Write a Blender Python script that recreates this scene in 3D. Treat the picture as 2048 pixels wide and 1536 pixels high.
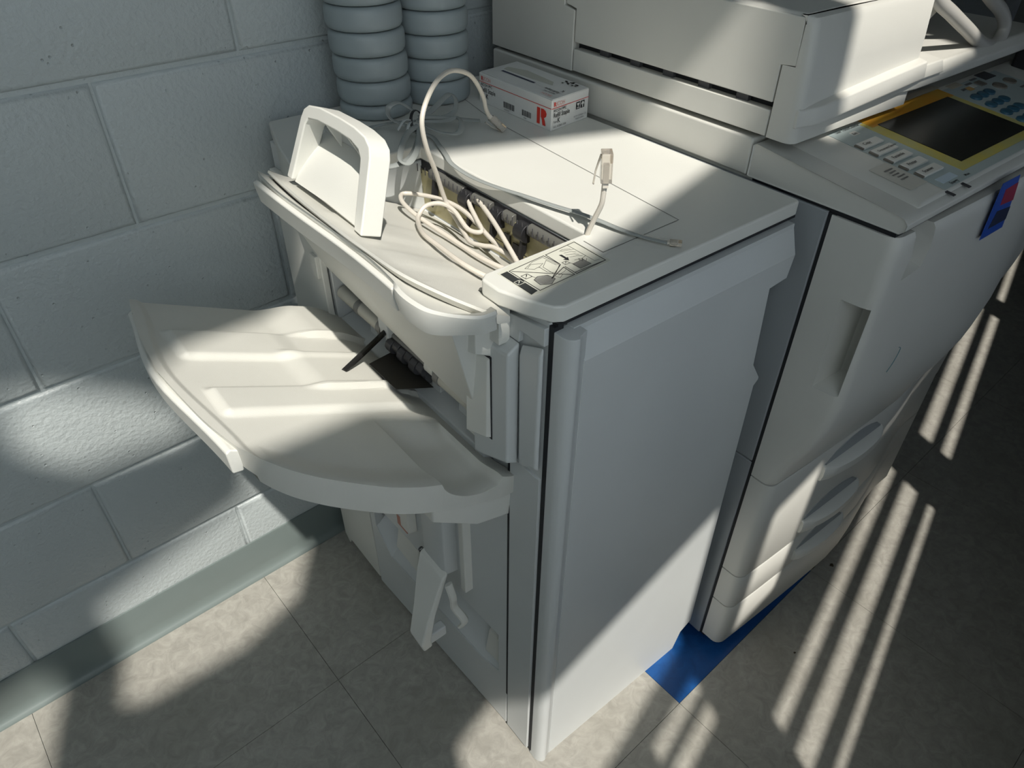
import bpy, bmesh, math, random
from mathutils import Vector, Matrix, geometry
random.seed(4)
for o in list(bpy.data.objects): bpy.data.objects.remove(o)
SC = bpy.context.scene
COL = SC.collection
R = math.radians

# ------------------------------------------------------------------ camera
cam_d = bpy.data.cameras.new('camera'); cam = bpy.data.objects.new('camera', cam_d); COL.objects.link(cam)
SC.camera = cam
YAW, PIT, ROL = 0.8444, 0.6789, 0.0119
fw = Vector((math.cos(PIT)*math.cos(YAW), math.cos(PIT)*math.sin(YAW), -math.sin(PIT)))
rt = Vector((math.sin(YAW), -math.cos(YAW), 0)); up = rt.cross(fw)
rx = rt*math.cos(ROL)+up*math.sin(ROL); uy = up*math.cos(ROL)-rt*math.sin(ROL)
cam.matrix_world = Matrix(((rx.x, uy.x, -fw.x, -0.6869), (rx.y, uy.y, -fw.y, -0.2910), (rx.z, uy.z, -fw.z, 1.3057), (0, 0, 0, 1)))
cam_d.sensor_width = 36; cam_d.lens = 1437.66/2048*36; cam_d.clip_start = 0.02

# ------------------------------------------------------------------ world, sun, exposure
w = bpy.data.worlds.new('sky'); SC.world = w; w.use_nodes = True
bg = w.node_tree.nodes['Background']; bg.inputs[0].default_value = (0.70, 0.82, 1.0, 1); bg.inputs[1].default_value = 1.0
SUN_AZ, SUN_EL = 67, 54
sd = Vector((math.cos(R(SUN_AZ))*math.cos(R(SUN_EL)), math.sin(R(SUN_AZ))*math.cos(R(SUN_EL)), -math.sin(R(SUN_EL))))
sl = bpy.data.lights.new('sun', 'SUN'); sl.energy = 5.2; sl.angle = R(0.9); sl.color = (1.0, 0.95, 0.87)
so = bpy.data.objects.new('sun', sl); COL.objects.link(so)
so.rotation_euler = sd.to_track_quat('-Z', 'Y').to_euler(); so.location = (-1.5, -3, 5)
vs = SC.view_settings
vs.view_transform = 'Standard'; vs.look = 'None'; vs.gamma = 1; vs.use_curve_mapping = False; vs.exposure = 0.0

# ------------------------------------------------------------------ frames
MO = Vector((-0.272, 0.114, 0)); MA = R(-2.5)
MM = Matrix.Translation(MO) @ Matrix.Rotation(MA, 4, 'Z')     # machine frame (u, v, w) -> world

# ------------------------------------------------------------------ materials
def mat(name, col, rough=0.5, bump=0, bscale=300, var=0, vscale=8, metal=0, spec=0.5, trans=0, col2=None, detail=3):
    m = bpy.data.materials.new(name); m.use_nodes = True
    nt = m.node_tree; b = nt.nodes['Principled BSDF']
    b.inputs['Base Color'].default_value = (*col, 1); b.inputs['Roughness'].default_value = rough
    b.inputs['Metallic'].default_value = metal; b.inputs['Specular IOR Level'].default_value = spec
    b.inputs['Transmission Weight'].default_value = trans
    if bump or var:
        tc = nt.nodes.new('ShaderNodeTexCoord')
    if var:
        n = nt.nodes.new('ShaderNodeTexNoise'); n.inputs['Scale'].default_value = vscale; n.inputs['Detail'].default_value = detail
        nt.links.new(tc.outputs['Object'], n.inputs['Vector'])
        mx = nt.nodes.new('ShaderNodeMix'); mx.data_type = 'RGBA'
        c2 = col2 or tuple(c*(1-var) for c in col)
        mx.inputs[6].default_value = (*col, 1); mx.inputs[7].default_value = (*c2, 1)
        mr = nt.nodes.new('ShaderNodeMapRange'); mr.inputs[1].default_value = 0.35; mr.inputs[2].default_value = 0.7
        nt.links.new(n.outputs['Fac'], mr.inputs[0]); nt.links.new(mr.outputs[0], mx.inputs[0])
        nt.links.new(mx.outputs[2], b.inputs['Base Color'])
    if bump:
        n2 = nt.nodes.new('ShaderNodeTexNoise'); n2.inputs['Scale'].default_value = bscale; n2.inputs['Detail'].default_value = 2
        nt.links.new(tc.outputs['Object'], n2.inputs['Vector'])
        bp = nt.nodes.new('ShaderNodeBump'); bp.inputs['Strength'].default_value = bump; bp.inputs['Distance'].default_value = 0.002
        nt.links.new(n2.outputs['Fac'], bp.inputs['Height']); nt.links.new(bp.outputs[0], b.inputs['Normal'])
    return m

PL = mat('plastic_light', (0.66, 0.66, 0.615), 0.42, 0.06, 900, 0.05, 6)
PLG = mat('plastic_cool', (0.56, 0.58, 0.575), 0.42, 0.06, 900, 0.04, 6)
PLT = mat('plastic_tray', (0.61, 0.605, 0.555), 0.5, 0.12, 1200, 0.06, 9)
PLC = mat('plastic_copier', (0.60, 0.595, 0.55), 0.42, 0.06, 900, 0.05, 6)
PLD = mat('plastic_side_and_shade', (0.30, 0.32, 0.33), 0.45, 0.06, 900)  # copier side plastic, also painted shade in recesses and the exit slot
GAP = mat('gap_dark', (0.012, 0.013, 0.016), 0.7)
BLK = mat('black_rubber', (0.015, 0.015, 0.017), 0.45)
DGR = mat('dark_grey_plastic', (0.06, 0.06, 0.065), 0.5)
ROD = mat('black_metal_rod', (0.02, 0.02, 0.02), 0.25, metal=0.4)
ROL_W = mat('roller_cream', (0.50, 0.49, 0.43), 0.45)
ROL_Y = mat('film_yellow', (0.40, 0.36, 0.20), 0.3, var=0.3, vscale=30)
ROL_G = mat('roller_grey', (0.20, 0.20, 0.19), 0.4)
ROL_D = mat('roller_dark_grey', (0.11, 0.11, 0.10), 0.35)
SEAM = mat('seam_line', (0.16, 0.16, 0.15), 0.7)
DISC = mat('disc_blue_grey', (0.29, 0.335, 0.345), 0.42, 0.05, 700, 0.06, 10)
CABW = mat('cable_cream', (0.62, 0.58, 0.51), 0.38, var=0.06, vscale=60)
CABG = mat('cable_grey', (0.30, 0.32, 0.31), 0.22)
CLR = mat('clear_plastic', (0.85, 0.80, 0.72), 0.12, trans=0.75)
GOLD = mat('contact_gold', (0.7, 0.5, 0.25), 0.3, metal=1)
CARD = mat('box_card', (0.70, 0.70, 0.68), 0.5, var=0.05, vscale=20)
INKR = mat('ink_red', (0.62, 0.035, 0.02), 0.5)
INKK = mat('ink_black', (0.02, 0.02, 0.022), 0.5)
INKG = mat('ink_grey', (0.13, 0.13, 0.13), 0.5)
INKB = mat('ink_navy', (0.02, 0.025, 0.06), 0.5)
LBL = mat('label_film', (0.60, 0.60, 0.52), 0.35)
LBK = mat('label_black', (0.035, 0.037, 0.037), 0.35)
HAT = mat('label_hatch', (0.26, 0.26, 0.24), 0.4)
OVL = mat('panel_overlay_bluegrey', (0.40, 0.47, 0.47), 0.4)
YEL = mat('frame_yellow', (0.55, 0.46, 0.10), 0.4, var=1, vscale=25, col2=(0.45, 0.44, 0.20))
ORG = mat('frame_orange', (0.62, 0.27, 0.02), 0.4, var=1, vscale=20, col2=(0.55, 0.36, 0.05))
DGR2 = mat('dark_brown_matte', (0.03, 0.028, 0.024), 0.6)
SCR = mat('lcd_dark', (0.02, 0.021, 0.018), 0.25)
KEY = mat('key_white', (0.66, 0.66, 0.62), 0.4)
KEYB = mat('key_blue', (0.035, 0.11, 0.17), 0.35)
KEYG = mat('key_brown_grey', (0.16, 0.145, 0.12), 0.4)
STB = mat('sticker_blue', (0.02, 0.08, 0.42), 0.35)
STR_ = mat('sticker_red', (0.30, 0.02, 0.06), 0.4)
STN = mat('sticker_navy', (0.012, 0.02, 0.06), 0.4)
BASE = mat('baseboard_rubber', (0.15, 0.182, 0.175), 0.42, var=0.08, vscale=5)
DIRT = mat('debris_brown', (0.05, 0.035, 0.02), 0.9)
HOSE = mat('hose_grey', (0.42, 0.41, 0.38), 0.4)
TIE = mat('tie_grey', (0.45, 0.48, 0.48), 0.4)

def wall_mat():
    m = bpy.data.materials.new('painted_block'); m.use_nodes = True
    nt = m.node_tree; b = nt.nodes['Principled BSDF']; L = nt.links.new
    tc = nt.nodes.new('ShaderNodeTexCoord'); geo = nt.nodes.new('ShaderNodeNewGeometry')
    n = nt.nodes.new('ShaderNodeTexNoise'); n.inputs['Scale'].default_value = 3; n.inputs['Detail'].default_value = 4
    L(geo.outputs['Position'], n.inputs['Vector'])
    mx = nt.nodes.new('ShaderNodeMix'); mx.data_type = 'RGBA'
    mx.inputs[6].default_value = (0.425, 0.465, 0.467, 1); mx.inputs[7].default_value = (0.395, 0.432, 0.432, 1)
    L(n.outputs['Fac'], mx.inputs[0]); L(mx.outputs[2], b.inputs['Base Color'])
    b.inputs['Roughness'].default_value = 0.38
    n1 = nt.nodes.new('ShaderNodeTexNoise'); n1.inputs['Scale'].default_value = 130; n1.inputs['Detail'].default_value = 3
    v = nt.nodes.new('ShaderNodeTexVoronoi'); v.inputs['Scale'].default_value = 70
    L(geo.outputs['Position'], n1.inputs['Vector']); L(geo.outputs['Position'], v.inputs['Vector'])
    mr = nt.nodes.new('ShaderNodeMapRange'); mr.inputs[1].default_value = 0.02; mr.inputs[2].default_value = 0.13; mr.inputs[3].default_value = 0; mr.inputs[4].default_value = 1
    L(v.outputs['Distance'], mr.inputs[0])
    n3 = nt.nodes.new('ShaderNodeTexNoise'); n3.inputs['Scale'].default_value = 40
    L(geo.outputs['Position'], n3.inputs['Vector'])
    gt = nt.nodes.new('ShaderNodeMath'); gt.operation = 'GREATER_THAN'; gt.inputs[1].default_value = 0.56
    L(n3.outputs['Fac'], gt.inputs[0])
    inv = nt.nodes.new('ShaderNodeMath'); inv.operation = 'SUBTRACT'; inv.inputs[0].default_value = 1
    L(mr.outputs[0], inv.inputs[1])
    pit = nt.nodes.new('ShaderNodeMath'); pit.operation = 'MULTIPLY'; L(inv.outputs[0], pit.inputs[0]); L(gt.outputs[0], pit.inputs[1])
    h = nt.nodes.new('ShaderNodeMath'); h.operation = 'SUBTRACT'; L(n1.outputs['Fac'], h.inputs[0]); L(pit.outputs[0], h.inputs[1])
    bp = nt.nodes.new('ShaderNodeBump'); bp.inputs['Strength'].default_value = 0.75; bp.inputs['Distance'].default_value = 0.0025
    L(h.outputs[0], bp.inputs['Height']); L(bp.outputs[0], b.inputs['Normal'])
    return m
WALL = wall_mat()

def tile_mat(name, c1, c2, c3, rough):
    m = bpy.data.materials.new(name); m.use_nodes = True
    nt = m.node_tree; b = nt.nodes['Principled BSDF']; L = nt.links.new
    geo = nt.nodes.new('ShaderNodeNewGeometry')
    n = nt.nodes.new('ShaderNodeTexNoise'); n.inputs['Scale'].default_value = 38; n.inputs['Detail'].default_value = 6; n.inputs['Roughness'].default_value = 0.65; n.inputs['Distortion'].default_value = 1.2
    n2 = nt.nodes.new('ShaderNodeTexNoise'); n2.inputs['Scale'].default_value = 6; n2.inputs['Detail'].default_value = 3
    L(geo.outputs['Position'], n.inputs['Vector']); L(geo.outputs['Position'], n2.inputs['Vector'])
    r = nt.nodes.new('ShaderNodeValToRGB'); r.color_ramp.elements[0].position = 0.33; r.color_ramp.elements[1].position = 0.68
    r.color_ramp.elements[0].color = (*c1, 1); r.color_ramp.elements[1].color = (*c2, 1)
    L(n.outputs['Fac'], r.inputs[0])
    mx = nt.nodes.new('ShaderNodeMix'); mx.data_type = 'RGBA'; mx.inputs[7].default_value = (*c3, 1)
    mr = nt.nodes.new('ShaderNodeMapRange'); mr.inputs[1].default_value = 0.5; mr.inputs[2].default_value = 0.8; mr.inputs[4].default_value = 0.6
    L(n2.outputs['Fac'], mr.inputs[0]); L(mr.outputs[0], mx.inputs[0]); L(r.outputs[0], mx.inputs[6]); L(mx.outputs[2], b.inputs['Base Color'])
    b.inputs['Roughness'].default_value = rough
    bp = nt.nodes.new('ShaderNodeBump'); bp.inputs['Strength'].default_value = 0.08; bp.inputs['Distance'].default_value = 0.002
    L(n.outputs['Fac'], bp.inputs['Height']); L(bp.outputs[0], b.inputs['Normal'])
    return m
TILE = tile_mat('vinyl_tile_beige', (0.26, 0.25, 0.222), (0.37, 0.358, 0.32), (0.24, 0.228, 0.195), 0.40)
TILEB = tile_mat('vinyl_tile_blue', (0.006, 0.055, 0.20), (0.010, 0.080, 0.27), (0.005, 0.05, 0.18), 0.35)
GROUT = mat('tile_joint', (0.05, 0.048, 0.042), 0.8)
PLASTER = mat('plaster', (0.22, 0.23, 0.22), 0.8)
CEIL = mat('ceiling_tile', (0.30, 0.30, 0.28), 0.9)

def blind_mat(nm, fac, tc_):
    m = bpy.data.materials.new(nm); m.use_nodes = True
    nt = m.node_tree; out = nt.nodes['Material Output']; nt.nodes.remove(nt.nodes['Principled BSDF'])
    d = nt.nodes.new('ShaderNodeBsdfDiffuse'); t = nt.nodes.new('ShaderNodeBsdfTranslucent'); mx = nt.nodes.new('ShaderNodeMixShader')
    d.inputs[0].default_value = (0.35, 0.36, 0.36, 1); t.inputs[0].default_value = tc_; mx.inputs[0].default_value = fac
    nt.links.new(d.outputs[0], mx.inputs[1]); nt.links.new(t.outputs[0], mx.inputs[2]); nt.links.new(mx.outputs[0], out.inputs[0])
    return m
BLIND = blind_mat('blind_sheer', 0.93, (0.95, 0.98, 0.97, 1)); BLIND2 = blind_mat('blind_blackout', 0.05, (0.5, 0.52, 0.5, 1))  # unseen blinds: sheer ones brighten the left, blackout ones darken the right

# ------------------------------------------------------------------ mesh kit
class G:
    def __init__(s): s.v = []; s.f = []
    def add(s, vs_, fs):
        k = len(s.v); s.v += [Vector(p) for p in vs_]; s.f += [tuple(i+k for i in f) for f in fs]; return s
    def box(s, x0, x1, y0, y1, z0, z1):
        return s.add([(x0, y0, z0), (x1, y0, z0), (x1, y1, z0), (x0, y1, z0), (x0, y0, z1), (x1, y0, z1), (x1, y1, z1), (x0, y1, z1)],
                     [(3, 2, 1, 0), (4, 5, 6, 7), (0, 1, 5, 4), (1, 2, 6, 5), (2, 3, 7, 6), (3, 0, 4, 7)])
    def loft(s, rings, caps=True, closed=True):
        n = len(rings[0]); vs_ = [p for r in rings for p in r]; fs = []
        for i in range(len(rings)-1):
            for j in range(n if closed else n-1):
                a = i*n+j; b = i*n+(j+1) % n; fs.append((a, b, b+n, a+n))
        if caps:
            fs.append(tuple(range(n))[::-1]); fs.append(tuple((len(rings)-1)*n+j for j in range(n)))
        return s.add(vs_, fs)
    def prism(s, ax, pts, a0, a1):
        def mk(p, a):
            return {'x': (a, p[0], p[1]), 'y': (p[0], a, p[1]), 'z': (p[0], p[1], a)}[ax]
        return s.loft([[mk(p, a0) for p in pts], [mk(p, a1) for p in pts]])
    def tube(s, pts, r, n=10, flat=1.0, upv=None, caps=True):
        P = [Vector(p) for p in pts]; rings = []; prev = None
        for i, p in enumerate(P):
            t = (P[min(i+1, len(P)-1)]-P[max(i-1, 0)]).normalized()
            if upv is not None: a = Vector(upv)
            elif prev is None: a = Vector((0, 0, 1)) if abs(t.z) < .9 else Vector((1, 0, 0))
            else: a = prev
            a = a-t*a.dot(t)
            if a.length < 1e-5: a = Vector((1, 0, 0))-t*t.x
            a.normalize(); prev = a; b = t.cross(a)
            rr = r(i/(len(P)-1)) if callable(r) else r
            rings.append([p+a*(math.cos(q)*rr*flat)+b*(math.sin(q)*rr) for q in [2*math.pi*k/n for k in range(n)]])
        return s.loft(rings, caps)
    def lathe(s, prof, c, ax='z', n=32):
        rings = []
        for k in range(n):
            q = 2*math.pi*k/n; ring = []
            for r_, h in prof:
                a, b = r_*math.cos(q), r_*math.sin(q)
                ring.append(Vector(c)+Vector({'z': (a, b, h), 'x': (h, a, b), 'y': (a, h, b)}[ax]))
            rings.append(ring)
        rings.append(rings[0])
        return s.loft(rings, False, False)
    def merge(s, o): return s.add(o.v, o.f)

def spline(pts, k=6):
    P = [Vector(p) for p in pts]; out = []
    for i in range(len(P)-1):
        p0, p1, p2, p3 = P[max(i-1, 0)], P[i], P[i+1], P[min(i+2, len(P)-1)]
        for j in range(k):
            t = j/k
            out.append(0.5*((2*p1)+(p2-p0)*t+(2*p0-5*p1+4*p2-p3)*t*t+(3*p1-p0-3*p2+p3)*t**3))
    out.append(P[-1]); return out

BASEOF = {}
def link(name, me, m, parent):
    o = bpy.data.objects.new(name, me); COL.objects.link(o)
    if m: me.materials.append(m)
    if parent: o.parent = parent
    return o
def build(name, g, m, parent=None, bev=0, seg=2, ang=35, base=None, cuts=None, kind=None, label=None):
    root = parent
    while root is not None and root.name not in BASEOF and root.parent: root = root.parent
    b = Vector(base) if base is not None else (BASEOF.get(root.name, Vector()) if root else Vector())
    me = bpy.data.meshes.new(name); me.from_pydata([p-b for p in g.v], [], g.f)
    bm = bmesh.new(); bm.from_mesh(me)
    bmesh.ops.remove_doubles(bm, verts=bm.verts, dist=1e-6)
    bmesh.ops.recalc_face_normals(bm, faces=bm.faces)
    bm.to_mesh(me); bm.free()
    o = link(name, me, m, parent)
    if cuts:
        tmp = []
        for c in cuts:
            cm = bpy.data.meshes.new('cut'); cm.from_pydata([p-b for p in c.v], [], c.f)
            bm = bmesh.new(); bm.from_mesh(cm); bmesh.ops.recalc_face_normals(bm, faces=bm.faces); bm.to_mesh(cm); bm.free()
            co = bpy.data.objects.new('cut', cm); COL.objects.link(co); tmp.append(co); co.parent = parent
            md = o.modifiers.new('b', 'BOOLEAN'); md.object = co; md.operation = 'DIFFERENCE'; md.solver = 'EXACT'
        dg = bpy.context.evaluated_depsgraph_get()
        nm = bpy.data.meshes.new_from_object(o.evaluated_get(dg)); o.modifiers.clear()
        old = o.data; o.data = nm; nm.name = name; bpy.data.meshes.remove(old)
        for co in tmp: bpy.data.objects.remove(co)
        if not o.data.materials: o.data.materials.append(m)
    o.data.shade_smooth()
    if bev:
        md = o.modifiers.new('bevel', 'BEVEL'); md.width = bev; md.segments = seg; md.limit_method = 'ANGLE'; md.angle_limit = R(ang); md.harden_normals = True
        md.use_clamp_overlap = True
    else:
        o.data.set_sharp_from_angle(angle=R(ang))
    if kind: o['kind'] = kind
    if label: o['label'] = label
    return o
def thing(name, base, label, cat, group=None, world=False):
    o = bpy.data.objects.new(name, None); COL.objects.link(o); o.empty_display_size = 0.05
    if world: o.location = base
    else: o.matrix_world = MM @ Matrix.Translation(Vector(base))
    BASEOF[o.name] = Vector(base)
    o['label'] = label; o['category'] = cat
    if group: o['group'] = group
    return o
def textg(s, size, org, dx, dy, off=(0, 0, 0), bold=0, sx=1.0, align='LEFT'):
    cu = bpy.data.curves.new('t', 'FONT'); cu.body = s; cu.size = size; cu.offset = bold*size; cu.align_x = align; cu.resolution_u = 3
    o = bpy.data.objects.new('t', cu); COL.objects.link(o)
    dg = bpy.context.evaluated_depsgraph_get()
    me = bpy.data.meshes.new_from_object(o.evaluated_get(dg))
    dx, dy, org = Vector(dx), Vector(dy), Vector(org)+Vector(off)
    g = G().add([org+dx*(v.co.x*sx)+dy*v.co.y for v in me.vertices], [tuple(p.vertices) for p in me.polygons])
    bpy.data.objects.remove(o); bpy.data.curves.remove(cu); bpy.data.meshes.remove(me)
    return g
def flatbuild(name, g, m, parent, label=None, kind=None):      # printed flat marks: no normal recalculation needed
    return build(name, g, m, parent, label=label, kind=kind)
def strip(g, pts, wd, nrm, closed=False):
    P = [Vector(p) for p in pts]; n = Vector(nrm)
    segs = list(zip(P, P[1:]+([P[0]] if closed else []))) if closed else list(zip(P[:-1], P[1:]))
    for a, b in segs:
        t = (b-a)
        if t.length < 1e-6: continue
        t.normalize(); s_ = n.cross(t)*(wd/2); e = t*(wd*.35)
        g.add([a-e-s_, b+e-s_, b+e+s_, a-e+s_], [(0, 1, 2, 3)])
    return g
def sst(x, a, b):
    t = max(0, min(1, (x-a)/(b-a))); return t*t*(3-2*t)

# ================================================================== THE SETTING
YW = 0.7839
T18 = 0.4572
fl = build('floor', G().box(-3.3, 3.3, -2.6, YW+.02, -0.05, -0.004), GROUT, kind='structure')
gt_ = G().box(0.0004, T18-0.0004, 0.0004, T18-0.0004, -0.004, 0.0)
tmesh = None
for i in range(-7, 7):
    for j in range(-4, 2):
        x0, y0 = i*T18, j*T18
        if y0 > YW: continue
        if (i, j) == (0, 0):
            o = build('floor_tile', gt_, TILEB, fl, label='blue floor tile'); o.location = (x0, y0, 0); continue
        if tmesh is None:
            o = build('floor_tile', gt_, TILE, fl); tmesh = o.data
        else: o = link('floor_tile', tmesh, None, fl)
        o.location = (x0, y0, 0)
# back wall of painted concrete block
wb = build('wall_back', G().box(-3.3, 3.3, YW+0.006, YW+0.2, 0, 3.6), WALL, kind='structure')
BH = 0.2032; XV = -0.4604; Z0 = 0.0088
jw = 0.0062
bxm = {}
def block(w_):
    key = round(w_, 4)
    if key in bxm: return bxm[key]
    hw, hh = w_/2-.0042, BH/2-jw
    g = G()
    g.loft([[(-hw-.0025, 0.006, -hh-.003), (hw+.0025, 0.006, -hh-.003), (hw+.0025, 0.006, hh+.003), (-hw-.0025, 0.006, hh+.003)],
            [(-hw, 0.0012, -hh), (hw, 0.0012, -hh), (hw, 0.0012, hh), (-hw, 0.0012, hh)],
            [(-hw+.004, 0, -hh+.004), (hw-.004, 0, -hh+.004), (hw-.004, 0, hh-.004), (-hw+.004, 0, hh-.004)]])
    bxm[key] = g; return g
bmesh_ = None
for k in range(0, 8):
    off = 0 if k % 2 == 0 else BH
    for m_ in range(-5, 6):
        xc = XV+off+m_*0.4064+0.2032
        if abs(xc) > 2.6: continue
        if bmesh_ is None:
            o = build('concrete_block', block(0.4064), WALL, wb, ang=60); bmesh_ = o.data
        else: o = link('concrete_block', bmesh_, None, wb)
        o.location = (xc, YW, Z0+(k+.5)*BH)
# rubber cove base
prof = [(YW-0.0005, 0.102), (YW-0.003, 0.1015), (YW-0.0045, 0.098), (YW-0.005, 0.03), (YW-0.007, 0.016), (YW-0.012, 0.007), (YW-0.017, 0.0035), (YW-0.0175, 0.0), (YW-0.0005, 0.0)]
build('baseboard_back', G().loft([[(x, p[0], p[1]) for p in prof] for x in (-3.2, 3.2)]), BASE, ang=50, kind='structure')
# rest of the room, behind the photographer
WA = R(13); WE = Vector((math.cos(WA), math.sin(WA), 0)); WN = Vector((-math.sin(WA), math.cos(WA), 0)); W0 = Vector((0, -0.75, 0))
def wpt(s, z, d=0): return W0+WE*s+WN*d+Vector((0, 0, z))
def wall_poly(name, outer, holes, m, thick=0.012, kind='structure', parent=None):
    cu = bpy.data.curves.new('c', 'CURVE'); cu.dimensions = '2D'; cu.fill_mode = 'BOTH'; cu.extrude = thick/2
    for poly in [outer]+holes:
        sp = cu.splines.new('POLY'); sp.points.add(len(poly)-1); sp.use_cyclic_u = True
        for q, p in zip(sp.points, poly): q.co = (p[0], p[1], 0, 1)
    o = bpy.data.objects.new('c', cu); COL.objects.link(o)
    me = bpy.data.meshes.new_from_object(o.evaluated_get(bpy.context.evaluated_depsgraph_get()))
    g = G().add([wpt(v.co.x, v.co.y, v.co.z) for v in me.vertices], [tuple(p.vertices) for p in me.polygons])
    bpy.data.objects.remove(o); bpy.data.curves.remove(cu); bpy.data.meshes.remove(me)
    return build(name, g, m, parent, kind=kind)
rect = lambda s0, s1, z0, z1: [(s0, z0), (s1, z0), (s1, z1), (s0, z1)]
wall_poly('wall_front', rect(-3.0, 3.4, 0.0, 3.6),
          [rect(-2.85, -1.70, 1.0, 3.5), rect(-1.60, -0.262, .70, 3.5), rect(-0.19, 0.66, .70, 3.5), rect(0.83, 1.68, .70, 3.5), rect(1.76, 2.5, .70, 3.5)], PLASTER, 0.05)
wall_poly('sun_mask_blind_1', rect(-2.85, -1.70, 1.0, 3.5), [rect(-2.05, -1.705, 2.52, 2.95)], BLIND)  # unseen blinds, openings cut to shape the sun patches
wall_poly('sun_mask_blind_2', rect(-1.60, -0.262, .70, 3.5),
          [[(-1.595, 2.68), (-1.52, 2.60), (-1.3, 2.51), (-1.17, 2.52), (-1.12, 2.68), (-.95, 2.65), (-.85, 2.56), (-.75, 2.52), (-.295, 2.50), (-.295, 2.70), (-.74, 3.05), (-.86, 3.12), (-.93, 3.24), (-1.0, 3.26), (-1.06, 3.12), (-1.2, 3.06), (-1.25, 2.95), (-1.595, 2.97)],
           [(-1.58, 3.36), (-1.5, 3.25), (-1.32, 3.16), (-1.28, 3.18), (-1.36, 3.30), (-1.5, 3.43), (-1.56, 3.46)],
           rect(-.88, -.264, 1.325, 1.735), rect(-.47, -.295, 1.20, 1.255), rect(-.45, -.295, 1.12, 1.18)], BLIND)
wall_poly('sun_mask_blind_3', rect(-0.19, 0.66, .70, 3.5),
          [rect(-.185, .655, .75, .79), rect(-.185, .655, .828, .90), rect(-.185, .655, .935, .992), rect(-.185, .08, 1.045, 1.059),
           rect(-.185, -.045, 1.23, 1.60), rect(.20, .45, 1.42, 1.445), rect(.10, .55, 1.345, 1.365), rect(.05, .5, 1.215, 1.232),
           [(-.185, 2.34), (.24, 2.23), (.24, 2.38), (-.05, 2.62), (-.185, 2.66)]], BLIND2)
wall_poly('sun_mask_blind_4', rect(0.83, 1.68, .70, 3.5), [rect(.835, 1.66, .845, .915), rect(.835, 1.66, .755, .81)], BLIND2)
wall_poly('sun_mask_blind_5', rect(1.76, 2.5, .70, 3.5), [rect(1.765, 2.3, .76, .81)], BLIND2)
build('ceiling', G().prism('z', [tuple(wpt(-3.0, 0, -.02))[:2], tuple(wpt(3.4, 0, -.02))[:2], (3.3, YW+.2), (-2.95, YW+.2)], 3.6, 3.65), CEIL, kind='structure')
build('wall_left', G().box(-2.95, -2.85, -1.6, YW, 0, 3.6), PLASTER, kind='structure')
build('wall_right', G().box(3.0, 3.1, -1.6, YW, 0, 3.6), PLASTER, kind='structure')

# ================================================================== FINISHER
FN = thing('copier_finisher', (0, 0, 0), 'light grey finisher unit with two output trays between block wall and photocopier', 'finisher')
# chassis
cuts = [G().box(-.2, .128, .098, .43, .835, 1.0),            # proof tray cavity
        G().box(-.2, .07, .105, .495, .60, .765),            # exit slot
        G().prism('x', [(.455, .205), (.41, .152), (.13, .146), (.088, .160), (.088, .268), (.455, .276)], -.05, .046)]
build('chassis', G().prism('z', [(.012, .006), (.396, .006), (.396, .632), (-.012, .632), (.003, .066), (.0, .0645), (.0, .0075)], .012, .911), PLG, FN, .002, cuts=cuts)
build('door_gap', G().box(-.0005, .012, .0005, .0075, .012, .909), GAP, FN)
# front door
def rr(v_, d):   # outline loop of the door at depth v_, inset d at the left and top
    L_ = .020+d*.35
    return [(L_, v_, .0), (.352, v_, .0), (.365, v_, .045), (.392, v_, .05+.01), (.378, v_, .66), (.386, v_, .668), (.386, v_, .672), (.362, v_, .705), (.35, v_, .832), (.385, v_, .835), (.39, v_, .905-d*1.9), (L_, v_, .905-d*1.9)]
g = G().loft([rr(0.004, .0), rr(-.006, .0), rr(-.0065, .003), rr(-.018, .020)])
build('front_door', g, PLG, FN, ang=9)
bead = [(0.0, .004), (-.0005, -.010), (.002, -.018), (.007, -.0225), (.012, -.0235), (.0148, -.0225), (.0165, -.0205), (.0285, -.0165), (.0285, .004)]
build('door_edge', G().prism('z', bead, .0, .904), PLG, FN, .001, ang=50)
build('hinge_pin', G().lathe([(0, .913), (.004, .913), (.004, .905), (0, .905)], (.008, .004, 0), n=12), GAP, FN)
# lower left covers (fixed cover + stapler door)
build('side_cover', G().prism('x', [(.476, .02), (.60, .02), (.612, .0), (.63, .02), (.63, .872), (.498, .872), (.498, .60), (.476, .60)], -.022, -.0115), PL, FN, .002)
def du(v_): return -.003-.019*(v_-.067)/.405      # face of the side door (it leans out towards the wall)
cuts = [G().prism('x', [(.455, .205), (.41, .152), (.13, .146), (.088, .160), (.088, .268), (.455, .276)], -.05, .03)]
build('side_door', G().prism('z', [(-.003, .0675), (du(.472), .472), (.0, .472), (.012, .0675)], .012, .64), PLG, FN, .0012, cuts=cuts)
build('door_recess', G().add([(du(.088)+.002, .0885, .1605), (du(.13)+.002, .13, .1465), (du(.41)+.002, .41, .1525), (du(.455)+.002, .4545, .2055), (.044, .4545, .255), (.044, .41, .215), (.044, .13, .205), (.044, .0885, .21)], [(0, 1, 6, 7), (1, 2, 5, 6), (2, 3, 4, 5)]), PLG, FN, ang=20)
build('recess_step', G().loft([[(.044, .0885, .17), (.044, .137, .16), (.044, .137, .225), (.044, .0885, .225)], [(.004, .0885, .166), (.003, .134, .158), (.012, .134, .212), (.012, .0885, .214)]]), PL, FN, .001)
build('recess_step', G().loft([[(.044, .33, .16), (.044, .42, .17), (.044, .42, .245), (.044, .33, .235)], [(-.004, .34, .165), (-.006, .41, .175), (.004, .41, .225), (.004, .34, .22)]]), PL, FN, .001)
build('side_gap', G().box(-.0032, .002, .0640, .0676, .115, .72), GAP, FN)
build('corner_column', G().box(-.0035, .002, .009, .0635, .012, .69), PLG, FN, .0008)
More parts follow.
